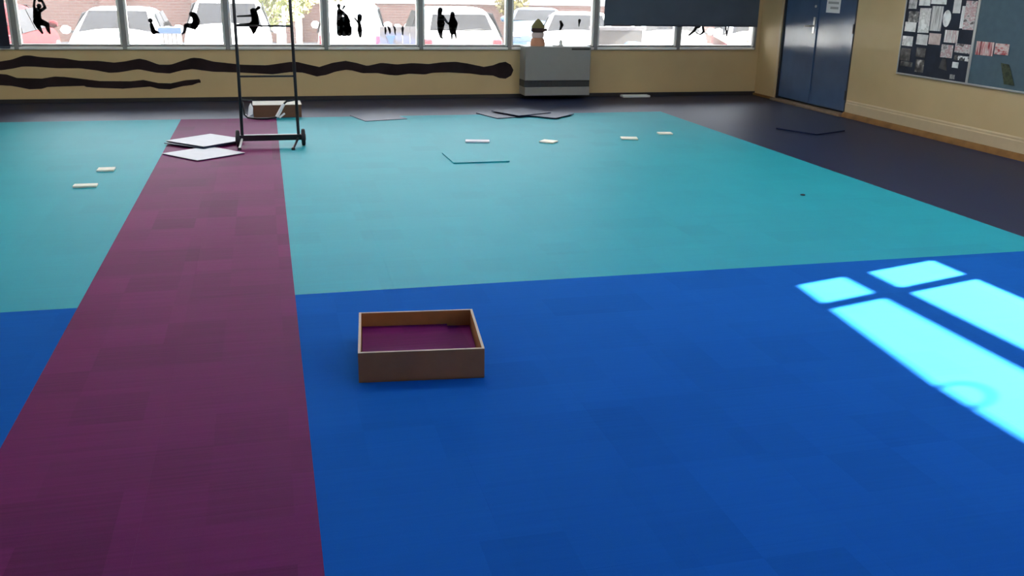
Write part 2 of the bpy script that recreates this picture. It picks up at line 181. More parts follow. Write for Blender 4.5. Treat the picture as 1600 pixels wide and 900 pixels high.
def glassmat(name, tint=(1, 1, 1)):
    m, N, L, p = newmat(name); out = N['Material Output']; N.remove(p)
    tr = N.new('ShaderNodeBsdfTransparent'); tr.inputs[0].default_value = tint+(1,)
    gl = N.new('ShaderNodeBsdfGlossy'); gl.inputs['Roughness'].default_value = .02
    fr = N.new('ShaderNodeFresnel'); fr.inputs['IOR'].default_value = 1.45
    mx = N.new('ShaderNodeMixShader'); tl = N.new('ShaderNodeBsdfTranslucent'); tl.inputs[0].default_value = (1, 1, 1, 1)      # white veil: dust haze, with glare over the outdoor view painted in
    dm = N.new('ShaderNodeMixShader'); dm.inputs[0].default_value = .025; L.new(tr.outputs[0], dm.inputs[1]); L.new(tl.outputs[0], dm.inputs[2])
    L.new(fr.outputs[0], mx.inputs[0]); L.new(dm.outputs[0], mx.inputs[1]); L.new(gl.outputs[0], mx.inputs[2])
    L.new(mx.outputs[0], out.inputs['Surface']); return m
def brick_mat(name, c1, c2, mortar, sx, sy):
    m, N, L, p = newmat(name); p.inputs['Roughness'].default_value = .9
    g = N.new('ShaderNodeNewGeometry'); sp = N.new('ShaderNodeSeparateXYZ'); cb = N.new('ShaderNodeCombineXYZ')
    L.new(g.outputs['Position'], sp.inputs[0]); ad = N.new('ShaderNodeMath'); ad.operation = 'ADD'
    L.new(sp.outputs['X'], ad.inputs[0]); L.new(sp.outputs['Y'], ad.inputs[1])
    L.new(ad.outputs[0], cb.inputs[0]); L.new(sp.outputs['Z'], cb.inputs[1])
    bt = N.new('ShaderNodeTexBrick'); L.new(cb.outputs[0], bt.inputs['Vector'])
    bt.inputs['Color1'].default_value = c1+(1,); bt.inputs['Color2'].default_value = c2+(1,); bt.inputs['Mortar'].default_value = mortar+(1,)
    bt.inputs['Scale'].default_value = 1; bt.inputs['Brick Width'].default_value = sx; bt.inputs['Row Height'].default_value = sy
    bt.inputs['Mortar Size'].default_value = .012
    L.new(bt.outputs['Color'], p.inputs['Base Color'])
    b = N.new('ShaderNodeBump'); b.inputs['Strength'].default_value = .5; b.inputs['Distance'].default_value = .01; b.invert = True
    L.new(bt.outputs['Fac'], b.inputs['Height']); L.new(b.outputs['Normal'], p.inputs['Normal']); return m
def emit(name, c, s):
    m, N, L, p = newmat(name); p.inputs['Base Color'].default_value = c+(1,)
    p.inputs['Emission Color'].default_value = c+(1,); p.inputs['Emission Strength'].default_value = s; return m
def print_mat(name, cols, scale=(20, 20), rough=.35, seed=0):
    """blotchy colours of a printed photograph on paper"""
    m, N, L, p = newmat(name); p.inputs['Roughness'].default_value = rough
    tc = N.new('ShaderNodeTexCoord'); mp = N.new('ShaderNodeMapping'); L.new(tc.outputs['Object'], mp.inputs['Vector'])
    mp.inputs['Scale'].default_value = (1, scale[0], scale[1]); mp.inputs['Location'].default_value = (seed*3.1, seed*1.7, seed)
    nz = N.new('ShaderNodeTexNoise'); nz.inputs['Scale'].default_value = 1; nz.inputs['Detail'].default_value = 3
    L.new(mp.outputs[0], nz.inputs['Vector']); cr = N.new('ShaderNodeValToRGB'); cr.color_ramp.interpolation = 'LINEAR'
    e = cr.color_ramp.elements; n = len(cols)
    e[0].position = .32; e[0].color = cols[0]+(1,); e[1].position = .68; e[1].color = cols[-1]+(1,)
    for i in range(1, n-1):
        x = e.new(.32+.36*i/(n-1)); x.color = cols[i]+(1,)
    L.new(nz.outputs['Fac'], cr.inputs['Fac']); L.new(cr.outputs['Color'], p.inputs['Base Color']); return m

C_TEAL, C_BLUE, C_PURPLE, C_NAVY = (.012, .305, .375), (.011, .108, .41), (.138, .007, .078), (.006, .012, .046)
M = {
 'teal': carpet('teal carpet', C_TEAL, rough=.6, spec=.15, tilevar=.035, streak=.07), 'blue': carpet('blue carpet', C_BLUE, rough=.8, spec=.01, tilevar=.055, streak=.06),
 'purple': carpet('purple carpet', C_PURPLE, rough=.6, spec=.06, tilevar=.17, streak=.24), 'navy': carpet('navy carpet', C_NAVY, rough=.5, spec=.42, tilevar=.05, streak=.05),
 'wall': plain('cream wall paint', (.61, .44, .225), .55, var=.03, scale=3, bump=.12, bscale=60),
 'trim': plain('cream gloss trim', (.58, .435, .26), .5, var=.03),
 'ceil': plain('ceiling paint', (.78, .77, .73), .8, var=.02), 'screed': plain('floor screed', (.12, .12, .13), .9),
 'alu': plain('pale window frame', (.88, .85, .81), .5, 0, var=.03), 'aludark': plain('grey window frame', (.27, .255, .245), .5, 0, var=.04),
 'glass': glassmat('window glass', (.96, .98, .98)),
 'mural': plain('dark brown mural paint', (.024, .014, .015), .8, spec=.15, var=.25, scale=5),
 'black': plain('black vinyl', (.012, .010, .010), .5), 'blackmetal': plain('black metal', (.012, .012, .016), .35, .3),
 'rubber': plain('black rubber', (.010, .010, .012), .7), 'wrap': plain('white tape', (.75, .73, .74), .5),
 'blind': plain('navy blind fabric', (.085, .108, .145), .8, var=.1, scale=3), 'blindhem': plain('blind hem bar', (.05, .06, .09), .5),
 'blind2': plain('purple black blind fabric', (.016, .013, .026), .85, var=.1),
 'door': plain('blue gloss door', (.062, .108, .205), .22, spec=.6, var=.08, scale=4, bump=.05, bscale=9),
 'dark': plain('dark gap', (.010, .012, .02), .7), 'steel': plain('brushed steel', (.75, .74, .72), .3, .9, var=.03),
 'paper': plain('white paper', (.80, .80, .80), .6, var=.02), 'ink': plain('grey print', (.35, .36, .36), .6),
 'timber': plain('varnished timber beading', (.24, .115, .035), .7, spec=.2, var=.18, scale=9), 'timberpale': plain('worn timber threshold', (.26, .18, .12), .85, spec=.1, var=.15),
 'vinyl': plain('dark vinyl skirting', (.020, .018, .020), .6),
 'heater': plain('heater enamel', (.29, .28, .262), .5, var=.02), 'heatdark': plain('heater grille', (.03, .03, .032), .5),
 'card': plain('brown cardboard', (.33, .155, .075), .85, spec=.1, var=.08, scale=10), 'carton': plain('dark brown carton', (.15, .080, .050), .85, spec=.2, var=.08), 'cardcut': plain('cut cardboard edge', (.62, .47, .33), .8),
 'cardin': plain('inner cardboard', (.42, .16, .04), .9, var=.08), 'cardtop': plain('pale carton top', (.60, .54, .48), .6, var=.03),
 'backing': plain('white tile backing', (.58, .555, .62), .6, var=.04), 'cream': plain('cream card', (.78, .74, .62), .6, var=.05),
 'silver': plain('silver board frame', (.52, .51, .49), .35, .5, var=.03),
 'felt1': plain('navy pinboard felt', (.020, .026, .045), .9, var=.3, scale=5), 'felt2': plain('slate blue pinboard felt', (.085, .135, .165), .9, var=.06),
 'asphalt': plain('pale asphalt', (.12, .12, .125), .9, var=.1), 'white': plain('white paint', (.82, .82, .82), .5, var=.02),
 'carwhite': plain('white car paint', (.62, .63, .64), .35, var=.01), 'carred': plain('red car paint', (.060, .006, .008), .6, spec=.06, var=.02),
 'carblue': plain('pale blue car paint', (.035, .075, .13), .3, var=.02), 'carsilver': plain('silver car paint', (.12, .125, .135), .4, .1, var=.02),
 'carglass': plain('car window', (.014, .0145, .017), .6, spec=.03, var=.2, scale=3), 'tail': plain('tail light', (.15, .016, .03), .3),
 'lamp': plain('headlight', (.8, .8, .82), .15), 'tyre': plain('tyre', (.03, .03, .03), .8), 'plate': plain('number plate', (.75, .70, .66), .5),
 'brick': brick_mat('pink red brick', (.100, .042, .034), (.12, .056, .045), (.12, .09, .08), .24, .086),
 'fascia': plain('white cladding', (.85, .85, .85), .6), 'leaf': plain('yellow green leaf', (.11, .12, .025), .6, var=.45, scale=2),
 'leaf2': plain('golden leaf', (.16, .13, .035), .6, var=.35, scale=2), 'bark': plain('pale bark', (.25, .22, .18), .8, var=.2),
 'bluepaint': plain('blue paint', (.022, .06, .15), .5), 'greywall': plain('grey fence board', (.075, .068, .075), .8),
 'render': plain('dark grey render', (.032, .029, .031), .9), 'greyslat': plain('pale grey slat', (.26, .25, .25), .7), 'hat': plain('olive hat', (.22, .19, .07), .7), 'face': plain('dark brown wood', (.05, .02, .02), .6), 'terra': plain('terracotta', (.60, .28, .17), .7), 'pinkish': plain('pale pink glaze', (.72, .55, .52), .5),
}

M['navy'].node_tree.nodes['Principled BSDF'].inputs['Specular Tint'].default_value = (.72, .76, 1, 1)
# ------------------------------------------------------------------ the room (metres; x right, y towards the window wall)
YW, XW, XL, YB, ZC = 12.5, 6.78, -5.0, -3.0, 3.1
WX0, WX1, WZ0, WZ1 = -4.04, 6.72, .63, 2.5         # window strip in the far wall
PX0, PX1, TX1, BY, TY = -.943, .069, 4.676, 4.61, 10.925   # edges of the carpet colours
floor = box('floor', M['screed'], XL, XW, YB, YW, -.2, -.008); tag(floor, 'carpeted floor in teal, blue, purple and navy', kind='structure')
ceiling = box('ceiling', M['ceil'], XL-.2, XW+.2, YB-.2, YW+.25, ZC, ZC+.2); tag(ceiling, 'white painted ceiling', kind='structure')
b = MB(); b.box(XL-.2, XW+.2, YW, YW+.22, -.2, WZ0); b.box(XL-.2, XW+.2, YW, YW+.22, WZ1, ZC); b.box(XL-.2, WX0, YW, YW+.22, WZ0, WZ1); b.box(WX1, XW+.2, YW, YW+.22, WZ0, WZ1)
wall_back = b.build('wall_back', M['wall']); tag(wall_back, 'cream wall below a long strip of windows', kind='structure')
D0, D1, DZ = 10.22, 11.90, 2.1                     # double door opening
HY0, HY1, HZ0, HZ1 = -1.62, 5.416, 2.03, 2.95       # high side window opening
b = MB(); b.box(XW, XW+.2, YB-.2, YW, HZ1, ZC); b.box(XW, XW+.2, YB-.2, HY0, 0, HZ1); b.box(XW, XW+.2, HY0, HY1, 0, HZ0)
b.box(XW, XW+.2, HY1, D0, 0, HZ1); b.box(XW, XW+.2, D0, D1, DZ, HZ1); b.box(XW, XW+.2, D1, YW, 0, HZ1); b.box(XW, XW+.2, YB-.2, YW, -.2, 0)
wall_right = b.build('wall_right', M['wall']); tag(wall_right, 'cream side wall with blue double door', kind='structure')
tag(box('wall_left', M['wall'], XL-.2, XL, YB-.2, YW, -.2, ZC), 'cream wall beyond the left of the view', kind='structure')
tag(box('wall_front', M['wall'], XL, XW, YB-.2, YB, -.2, ZC), 'cream wall behind the viewer', kind='structure')

# carpet tiles: each one its own piece, laid edge to edge
def px(x, y, z=0):
    d = Vector((x, y, z-CAM_H)); q = d.dot(fwd)
    return (800+FPX*d.dot(rgt)/q, 450-FPX*d.dot(up)/q) if q > .1 else None
TS = .506
def cells(x0, x1, y0, y1, ax, ay, sx=1, sy=1):
    """cells of one colour from the anchor corner (ax, ay), cut off at the colour's edges"""
    out = []
    i0, i1 = math.floor((x0-ax)/TS+1e-6), math.ceil((x1-ax)/TS-1e-6); j0, j1 = math.floor((y0-ay)/TS+1e-6), math.ceil((y1-ay)/TS-1e-6)
    for i in range(i0, i1):
        for j in range(j0, j1):
            a, b_, c, d = max(x0, ax+i*TS), min(x1, ax+(i+1)*TS), max(y0, ay+j*TS), min(y1, ay+(j+1)*TS)
            if b_-a > .03 and d-c > .03: out.append((a, b_, c, d))
            elif b_-a > .001 and d-c > .001: out.append((a, b_, c, d))
    return out
REG = [('purple', PX0, PX1, YB, TY, PX0, BY), ('teal', PX1, TX1, BY, TY, PX1, BY), ('teal', XL, PX0, BY, TY, PX0, BY),
       ('blue', PX1, TX1, YB, BY, PX1, BY), ('blue', XL, PX0, YB, BY, PX0, BY),
       ('navy', XL, XW, TY, YW, XL, TY), ('navy', TX1, XW, YB, TY, TX1, BY)]
tiles = []
for col, *r in REG:
    for c in cells(*r):
        best = 0
        pts = [px(x, y) for x in (c[0], (c[0]+c[1])/2, c[1]) for y in (c[2], (c[2]+c[3])/2, c[3])]
        vis = any(p and -5 < p[0] < 1605 and -5 < p[1] < 905 for p in pts)
        dist = Vector(((c[0]+c[1])/2, (c[2]+c[3])/2, -CAM_H)).length
        tiles.append((not vis, dist if (c[1]-c[0])*(c[3]-c[2]) > .05 else dist+6, col, c))
tiles.sort()
meshes = {}; rest = {}; GAP = .00012
for n, (off, dist, col, c) in enumerate(tiles):
    sx, sy = c[1]-c[0], c[3]-c[2]; cx, cy = (c[0]+c[1])/2, (c[2]+c[3])/2
    if n < 300 and not off:
        k = (col, round(sx, 3), round(sy, 3))
        if k not in meshes:
            mb = MB(); h = .001
            mb.prism([(-sx/2+GAP, -sy/2+GAP, -.008), (sx/2-GAP, -sy/2+GAP, -.008), (sx/2-GAP, sy/2-GAP, -.008), (-sx/2+GAP, sy/2-GAP, -.008)],
                     [(-sx/2+GAP, -sy/2+GAP, 0), (sx/2-GAP, -sy/2+GAP, 0), (sx/2-GAP, sy/2-GAP, 0), (-sx/2+GAP, sy/2-GAP, 0)])
            meshes[k] = mb.mesh('carpet_tile', M[col])
        o = bpy.data.objects.new('carpet_tile', meshes[k]); COL.objects.link(o); o.parent = floor; o.location = (cx, cy, 0)
    else:
        rest.setdefault(col, MB()).box(c[0]+GAP, c[1]-GAP, c[2]+GAP, c[3]-GAP, -.008, 0)
for col, mb in rest.items():
    o = mb.build('%s_carpet_area' % col, M[col], floor); o['kind'] = 'stuff'

# skirtings and timber beading
tag(box('baseboard_back', M['vinyl'], XL, XW, YW-.012, YW, 0, .05), 'thin dark skirting under the window wall', kind='structure')
sk = MB().prism([(XW, YB, .062), (XW-.018, YB, .062), (XW-.018, YB, .165), (XW-.010, YB, .175), (XW-.010, YB, .192), (XW, YB, .205)],
                [(XW, D0-.02, .062), (XW-.018, D0-.02, .062), (XW-.018, D0-.02, .165), (XW-.010, D0-.02, .175), (XW-.010, D0-.02, .192), (XW, D0-.02, .205)])
tag(sk.build('baseboard_right', M['trim']), 'cream moulded skirting along the side wall', kind='structure')
bd = MB().prism([(XW, YB, 0), (XW-.045, YB, 0), (XW-.042, YB, .02), (XW-.03, YB, .045), (XW-.018, YB, .06), (XW, YB, .062)],
                [(XW, D0, 0), (XW-.045, D0, 0), (XW-.042, D0, .02), (XW-.03, D0, .045), (XW-.018, D0, .06), (XW, D0, .062)])
tag(bd.build('trim_1', M['timber'], smooth=True), 'varnished timber beading at the foot of the side wall', kind='structure')
tag(box('trim_2', M['timberpale'], XW-.075, XW+.1, D0, D1+.02, -.004, .03, bevel=.008), 'worn timber threshold under the blue doors', kind='structure')
tag(box('trim_3', M['timber'], XW-.03, XW, D1+.02, YW-.012, 0, .03), 'short timber strip beside the corner', kind='structure')

# painted wavy branches on the wall under the windows
def band(name, cols, label):
    mb = MB(); y0, y1 = YW-.003, YW+.001
    for (xa, ta, ba), (xb, tb, bb) in zip(cols, cols[1:]):
        if ta-ba < .002: ba = ta-.002
        if tb-bb < .002: bb = tb-.002
        mb.prism([(xa, y1, ba), (xb, y1, bb), (xb, y1, tb), (xa, y1, ta)], [(xa, y0, ba), (xb, y0, bb), (xb, y0, tb), (xa, y0, ta)])
    o = mb.build(name, M['mural'], wall_back); o['label'] = label
band('painted_branch', MURAL_UPPER, 'long dark wavy painted branch with a round end')
band('painted_branch', MURAL_LOWER, 'shorter dark wavy painted branch with a pointed end')

# ------------------------------------------------------------------ windows in the far wall
EDGE = [-4.04, -2.838, -1.645, -.453, .74, 1.95, 3.13, 4.33, 5.535, 6.72]
WN = ['behind the lowered purple-black blind', 'with a hanging child sticker', 'with two seated child stickers', 'behind the black trolley', 'with a pianist sticker', 'with two children holding hands', 'above the heater', 'left half under the navy blind', 'right half under the navy blind']
for i in range(9):
    a, c = EDGE[i], EDGE[i+1]
    r = empty('window_%d' % (i+1), ((a+c)/2, YW, WZ0)); tag(r, 'aluminium framed window %s' % WN[i], kind='structure')
    hw, hh = (c-a)/2, WZ1-WZ0
    MB().box(-hw, -hw+.028, -.02, .12, 0, hh).build('mullion', M['aludark'], r)
    MB().box(hw-.022, hw, -.02, .12, 0, hh).build('mullion', M['aludark'], r)
    for s0, s1 in ((-hw+.028, -hw+.055), (hw-.05, hw-.022)):
        MB().box(s0, s1, .0, .08, .045, hh-.04).build('stile', M['alu'], r, bevel=.004)
    MB().box(-hw+.028, hw-.022, -.035, .10, 0, .030).build('sill_rail', M['alu'], r, bevel=.004)
    MB().box(-hw+.028, hw-.022, .02, .08, .030, .058).build('bottom_rail', M['aludark'], r)
    MB().box(-hw+.028, hw-.022, 0, .10, hh-.04, hh).build('top_rail', M['alu'], r)
    MB().box(-hw+.05, hw-.045, .040, .046, .055, hh-.038).build('pane', M['glass'], r)

# high windows in the side wall: the sun comes in through these
r = empty('window_10', (XW, HY1, HZ0)); tag(r, 'high aluminium framed side window letting in the sun', kind='structure')
hz = HZ1-HZ0; ys = [5.416, 5.05, 3.40, 1.75, .1, -1.62]
MB().box(0, .06, HY0-HY1, 0, .388, .488).build('transom', M['aludark'], r)
for k in ys[1:-1]: MB().box(0, .07, k-.04-HY1, k+.04-HY1, 0, hz).build('mullion', M['aludark'], r)
MB().box(-.02, .09, HY0-HY1, 0, -.03, .0).build('sill', M['alu'], r)
for k in range(5):
    for z0, z1 in ((0, .388), (.488, hz)):
        MB().box(.03, .036, ys[k+1]-HY1+.04, ys[k]-HY1-(.04 if k else 0), z0, z1).build('pane', M['glass'], r)
hb = MB()   # unseen blind, added with a slanted hem to shape the sun patch's edge
hem = lambda y: 2.704+(5.416-y)*.0745 if y > 3.6 else 2.839
pts = [5.42, 3.6, HY0]
for y0, y1 in zip(pts, pts[1:]):
    hb.prism([(XW-.03, y0, hem(y0)), (XW-.03, y1, hem(y1)), (XW-.03, y1, 2.97), (XW-.03, y0, 2.97)], [(XW-.026, y0, hem(y0)), (XW-.026, y1, hem(y1)), (XW-.026, y1, 2.97), (XW-.026, y0, 2.97)])
tag(hb.build('roller_blind', M['blind']), 'unseen navy blind added over the high side window to shape the sun patch', 'blind')
tag(MB().tube([(XW-.012, 3.985+.10*math.cos(2*PI*k/24), 2.785+.085*math.sin(2*PI*k/24)) for k in range(24)], .011, 6, closed=True).build('hoop', M['wrap'], smooth=True), 'small hoop hung against the high side window', 'hoop')

# roller blinds on the far wall
def blind(name, x0, x1, zb, mat, label):
    t = empty(name, ((x0+x1)/2, YW-.05, zb)); hw = (x1-x0)/2
    MB().box(-hw, hw, -.002, .002, .012, 2.62-zb).build('fabric', mat, t)
    MB().box(-hw, hw, -.008, .008, 0, .024).build('hem_bar', M['blindhem'], t, bevel=.004)
    MB().tube([(-hw-.02, 0, 2.62-zb), (hw+.02, 0, 2.62-zb)], .03, 12).build('roller', M['alu'], t, smooth=True)
    tag(t, label, 'blind', 'roller blinds on the window wall')
blind('roller_blind', 4.425, 6.70, .942, M['blind'], 'wide navy roller blind drawn most of the way down beside the door')
blind('roller_blind', -4.02, -2.895, .645, M['blind2'], 'purple-black roller blind drawn fully down at the left edge')

# black silhouettes stuck on the panes
def sticker(key, label):
    st = STICKER_STROKES[key]; mb = MB(); y0, y1 = YW+.036, YW+.0395
    def disc(x, z, r):
        P = [(x+r*math.cos(2*PI*k/12), z+r*math.sin(2*PI*k/12)) for k in range(12)]
        mb.prism([(a, y1, c) for a, c in P], [(a, y0, c) for a, c in P])
    for s in st:
        for x, z, r in s: disc(x, z, r)
        for (xa, za, ra), (xb, zb, rb) in zip(s, s[1:]):
            d = Vector((xb-xa, zb-za)); 
            if d.length < 1e-4: continue
            n = Vector((-d.y, d.x)).normalized()
            P = [(xa+n.x*ra, za+n.y*ra), (xb+n.x*rb, zb+n.y*rb), (xb-n.x*rb, zb-n.y*rb), (xa-n.x*ra, za-n.y*ra)]
            mb.prism([(a, y1, c) for a, c in P], [(a, y0, c) for a, c in P])
    tag(mb.build('window_sticker', M['black']), label, 'sticker', 'black silhouette stickers on the windows')
for k, l in (('swing', 'black window sticker of a child hanging by both raised arms'), ('sit_small', 'small black window sticker of a child sitting with legs out'),
             ('reader', 'black window sticker of a hunched seated child'), ('cartwheel', 'black window sticker of a leaning figure behind the trolley'),
             ('pianist', 'large black window sticker of a figure at an upright piano'), ('singer', 'black window sticker of a child beside the piano figure'),
             ('pair_a', 'black window sticker of the taller child holding hands'), ('pair_b', 'black window sticker of the shorter child holding hands'),
             ('crescent', 'small curved black window sticker above the heater'), ('drop', 'tiny black drop-shaped window sticker right of the curved one'),
             ('runner', 'black window sticker of running legs under the navy blind'), ('dangler', 'thin black window sticker of legs hanging under the navy blind'),
             ('mini_a', 'leftmost of four tiny dark child stickers in a row'), ('mini_b', 'second of four tiny dark child stickers in a row'),
             ('mini_c', 'third of four tiny dark child stickers in a row'), ('mini_d', 'rightmost of four tiny dark child stickers in a row')):
    sticker(k, l)

# ------------------------------------------------------------------ blue double door
r = empty('door_1', (XW, (D0+D1)/2, .03)); tag(r, 'blue gloss double door with a steel handle', kind='structure')
hw = (D1-D0)/2; sp = 11.09-(D0+D1)/2; dh = DZ-.03
MB().box(.0, .12, hw-.035, hw, 0, dh).build('jamb', M['dark'], r); MB().box(.0, .12, -hw, -hw+.03, 0, dh).build('jamb', M['dark'], r)
MB().box(.0, .12, -hw, hw, dh-.03, dh).build('door_head', M['dark'], r); MB().box(.06, .12, -hw, hw, -.03, dh).build('light_stop', M['dark'], r)  # dark panel behind the leaves, added to block sun leaking underneath
MB().box(-.015, .0, hw, hw+.05, -.03, dh+.05).build('architrave', M['trim'], r); 
lf = MB().box(.015, .055, sp+.004, hw-.04, .025, dh-.035).build('door_leaf', M['door'], r, bevel=.004)
rf = MB().box(.015, .055, -hw+.034, sp-.004, .025, dh-.035).build('door_leaf', M['door'], r, bevel=.004)
MB().box(.0, .015, sp-.03, sp+.012, .18, dh-.06).build('meeting_strip', M['door'], rf, bevel=.003)
hd = MB().box(.006, .015, sp+.035, sp+.075, .90, 1.10).build('handle_plate', M['steel'], lf, bevel=.003)
MB().tube([(.01, sp+.055, .99), (-.045, sp+.055, .99), (-.05, sp+.075, .988), (-.05, sp+.16, .985)], .010, 8).build('lever', M['steel'], lf, smooth=True)
MB().lathe([(.016, -.003), (.016, .010)], 12, 'x', (0, sp+.045, 1.23)).build('lock', M['steel'], lf)
for z in (.22, 1.0, 1.80):
    MB().box(-.002, .016, -hw+.020, -hw+.05, z-.055, z+.055).build('hinge', M['dark'], rf)
n = empty('door_notice', (XW+.013, 10.755, 1.195)); tag(n, 'white notice with grey lines taped on the blue door', 'notice')
MB().box(-.002, .0, -.15, .15, 0, .42).build('sheet', M['paper'], n)
for k in range(6): MB().box(-.0028, -.0018, -.115, .115 if k % 3 else .06, .045+k*.06, .072+k*.06).build('text_line', M['ink'], n)

# ------------------------------------------------------------------ pinboards on the side wall
def pinboard(y0, y1, z0, z1, felt, label, left=True):
    t = empty('pinboard', (XW, (y0+y1)/2, z0)); hw, hh = (y1-y0)/2, z1-z0
    MB().box(-.014, -.002, -hw+.01, hw-.01, .01, hh-.01).build('felt_panel', felt, t)
    for a, b_, c, d, nm in ((-hw, hw, 0, .018, 'bottom_frame'), (-hw, hw, hh-.018, hh, 'top_frame'), (-hw, -hw+.016, .018, hh-.018, 'side_frame'), (hw-.016, hw, .018, hh-.018, 'side_frame')):
        MB().box(-.022, -.001, a, b_, c, d).build(nm, M['silver'], t, bevel=.003)
    tag(t, label, 'pinboard', 'pinboards on the side wall')
pinboard(8.185, 9.315, .60, 1.80, M['felt1'], 'navy pinboard crowded with photographs in a silver frame')
pinboard(7.04, 8.183, .60, 1.80, M['felt2'], 'slate-blue pinboard with few cut-outs in a silver frame')
GR = [(.20, .19, .18), (.55, .53, .51), (.75, .73, .72)]; WH = [(.55, .54, .52), (.85, .84, .82), (.9, .9, .88)]; DK = [(.012, .012, .013), (.05, .045, .045), (.12, .12, .12)]
RD = [(.10, .07, .07), (.62, .58, .57), (.46, .24, .25), (.70, .67, .65)]; PK = [(.45, .30, .27), (.62, .50, .47)]; RS = [(.6, .04, .06), (.75, .65, .6), (.45, .03, .04), (.1, .03, .03)]
LF = [(.006, .012, .006), (.02, .035, .012), (.05, .07, .03), (.004, .006, .004)]
PD = [(GR, 'square grey photograph at the top left of the navy pinboard'), (WH, 'pale photograph strip at the top of the navy pinboard'), (WH, 'bright white sheet at the top middle of the navy pinboard'),
      (DK+GR, 'dark photograph above a white one on the navy pinboard'), (WH, 'white sheet near the left edge of the navy pinboard'), (GR[1:]+WH, 'tall photograph, grey above and white below'),
      (GR, 'tall grey striped photograph on the navy pinboard'), (WH, 'rounded whitish cut-out on the navy pinboard'), (GR[1:], 'grey photograph at the top right of the navy pinboard'),
      (RD, 'tall pink and red photograph by the frame between the pinboards'), (WH, 'narrow white strip beside the pink photograph'), (RD+WH, 'white photograph with a red stripe in the middle'),
      (GR[1:]+WH, 'pale square photograph in the left column below the white sheet'), (GR[1:], 'grey pale-edged photograph in the second column'), (PK, 'pinkish beige photograph in the third column'),
      (RD, 'white and red photograph above the black cut-out'), (RD, 'wide red and white photograph at the right of the navy pinboard'), (WH+DK, 'low strip photograph under the wide red one'),
      (WH, 'tiny white tag low on the navy pinboard'), (DK, 'dark photograph low in the left column'), (DK+GR[:1], 'grey strip at the lower left of the navy pinboard'),
      (DK+GR[:2], 'mottled brown-grey photograph at the bottom of the navy pinboard'), (DK, 'dark photograph beside the left column, low down'), (DK[:2], 'black bag-shaped cut-out low on the navy pinboard'),
      (GR[:2], 'small grey scrap at the bottom of the navy pinboard'), (RS, 'striped red and white cut-out on the slate-blue pinboard'), (RS[:3], 'red patterned cut-out on the slate-blue pinboard'), (LF, 'dark green leafy cut-out low on the slate-blue pinboard')]
SLANT = {27: .06, 23: .03, 7: -.02, 5: -.015}
for k, ((yc, zc, wd, ht), (cols, lab)) in enumerate(zip(PINNED, PD)):
    sc = (15, 17)
    if k in (6, 10, 11, 25): sc = (45, 5)
    if k in (9, 16, 26): sc = (12, 24)
    m = print_mat('print %d' % k, cols, sc, seed=k+1)
    a, c, s_ = wd/2*.97, ht/2*.97, SLANT.get(k, random.uniform(-.006, .006))
    q = [(-a, -c), (a, -c+s_*.4), (a-s_*.5, c), (-a-s_*.5, c-s_*.3)]
    if k == 23: q = [(-a*.75, -c), (a, -c*.7), (a*.55, c), (-a*.2, c)]
    if k == 27: q = [(-a*1.0, -c), (-a*.1+.02, -c*1.0), (a*1.1, c*1.05), (a*.2, c)]; q = [(-.11, -c), (.025, -c), (.11, c), (0, c*.93)]
    if k == 7: q = [(a*math.cos(t)*(.9 if math.sin(t) < 0 else 1), c*math.sin(t)) for t in [2*PI*j/14 for j in range(14)]]
    off = -.016-.0012*(k % 4)
    t = MB().prism([(off, y, z) for y, z in q], [(off-.0009, y, z) for y, z in q]).build('pinned_photograph' if k < 25 else 'pinned_cutout', m, loc=(XW, yc, zc))
    tag(t, lab, 'photograph' if k < 25 else 'cutout', 'photographs and cut-outs pinned on the boards')

# ------------------------------------------------------------------ heater under the window
t = empty('heater', (3.73, YW, .055)); tag(t, 'grey wall heater with a dark vent slot under the window', 'heater')
MB().box(-.45, .45, -.29, -.002, .195, .63).build('casing', M['heater'], t, bevel=.008)
MB().box(-.45, .45, -.27, -.002, .11, .195).build('vent_slot', M['heatdark'], t)
MB().box(-.45, .45, -.295, -.002, 0, .11).build('base_panel', M['heater'], t, bevel=.006)
MB().box(.18, .43, -.294, -.288, .590, .612).build('control_strip', M['heatdark'], t)
for k in range(10): MB().box(-.40+k*.055, -.375+k*.055, -.275, -.268, .125, .185).build('vent_slat', M['heatdark'], t)
MB().box(-.45, .45, -.26, -.002, .63, .634).build('top_grille', M['aludark'], t)
tag(MB().tube([(4.20, YW-.02, .45), (4.235, YW-.018, .38), (4.245, YW-.016, .27), (4.225, YW-.018, .16), (4.20, YW-.02, .07)], .007, 6).build('power_cord', M['face'], smooth=True), 'thin brown cord curving down the wall beside the heater', 'cord')
t = empty('figurine', (3.475, 12.33, .69)); tag(t, 'small figurine in a pointed olive hat standing on the heater', 'figurine')
MB().lathe([(.075, 0), (.078, .03), (.068, .085), (.055, .105)], 16).build('base', M['terra'], t, smooth=True)
MB().lathe([(.055, .105), (.065, .125), (.066, .165), (.05, .18)], 16).build('body', M['pinkish'], t, smooth=True)
MB().lathe([(.055, .175), (.072, .19), (.070, .225), (.058, .235)], 16).build('face_band', M['face'], t, smooth=True)
MB().lathe([(.072, .232), (.070, .25), (.045, .30), (.012, .345), (.002, .352)], 16).build('hat', M['hat'], t, smooth=True)
MB().lathe([(.004, -.02), (.018, -.01), (.018, .01), (.004, .02)], 10, 'x', (.075, -.02, .208)).build('ear', M['face'], t, smooth=True)
t.scale = (1.28, 1.1, .98)
t = empty('ornament', (3.79, 12.32, .69)); tag(t, 'tiny grey ornament on a saucer on the heater', 'ornament')
MB().lathe([(.03, 0), (.032, .012), (.022, .03), (.026, .05), (.015, .072), (.003, .08)], 12).build('body', M['alu'], t, smooth=True)
MB().lathe([(.05, 0), (.055, .008)], 14, c=(-.06, 0, 0)).build('saucer', M['white'], t)

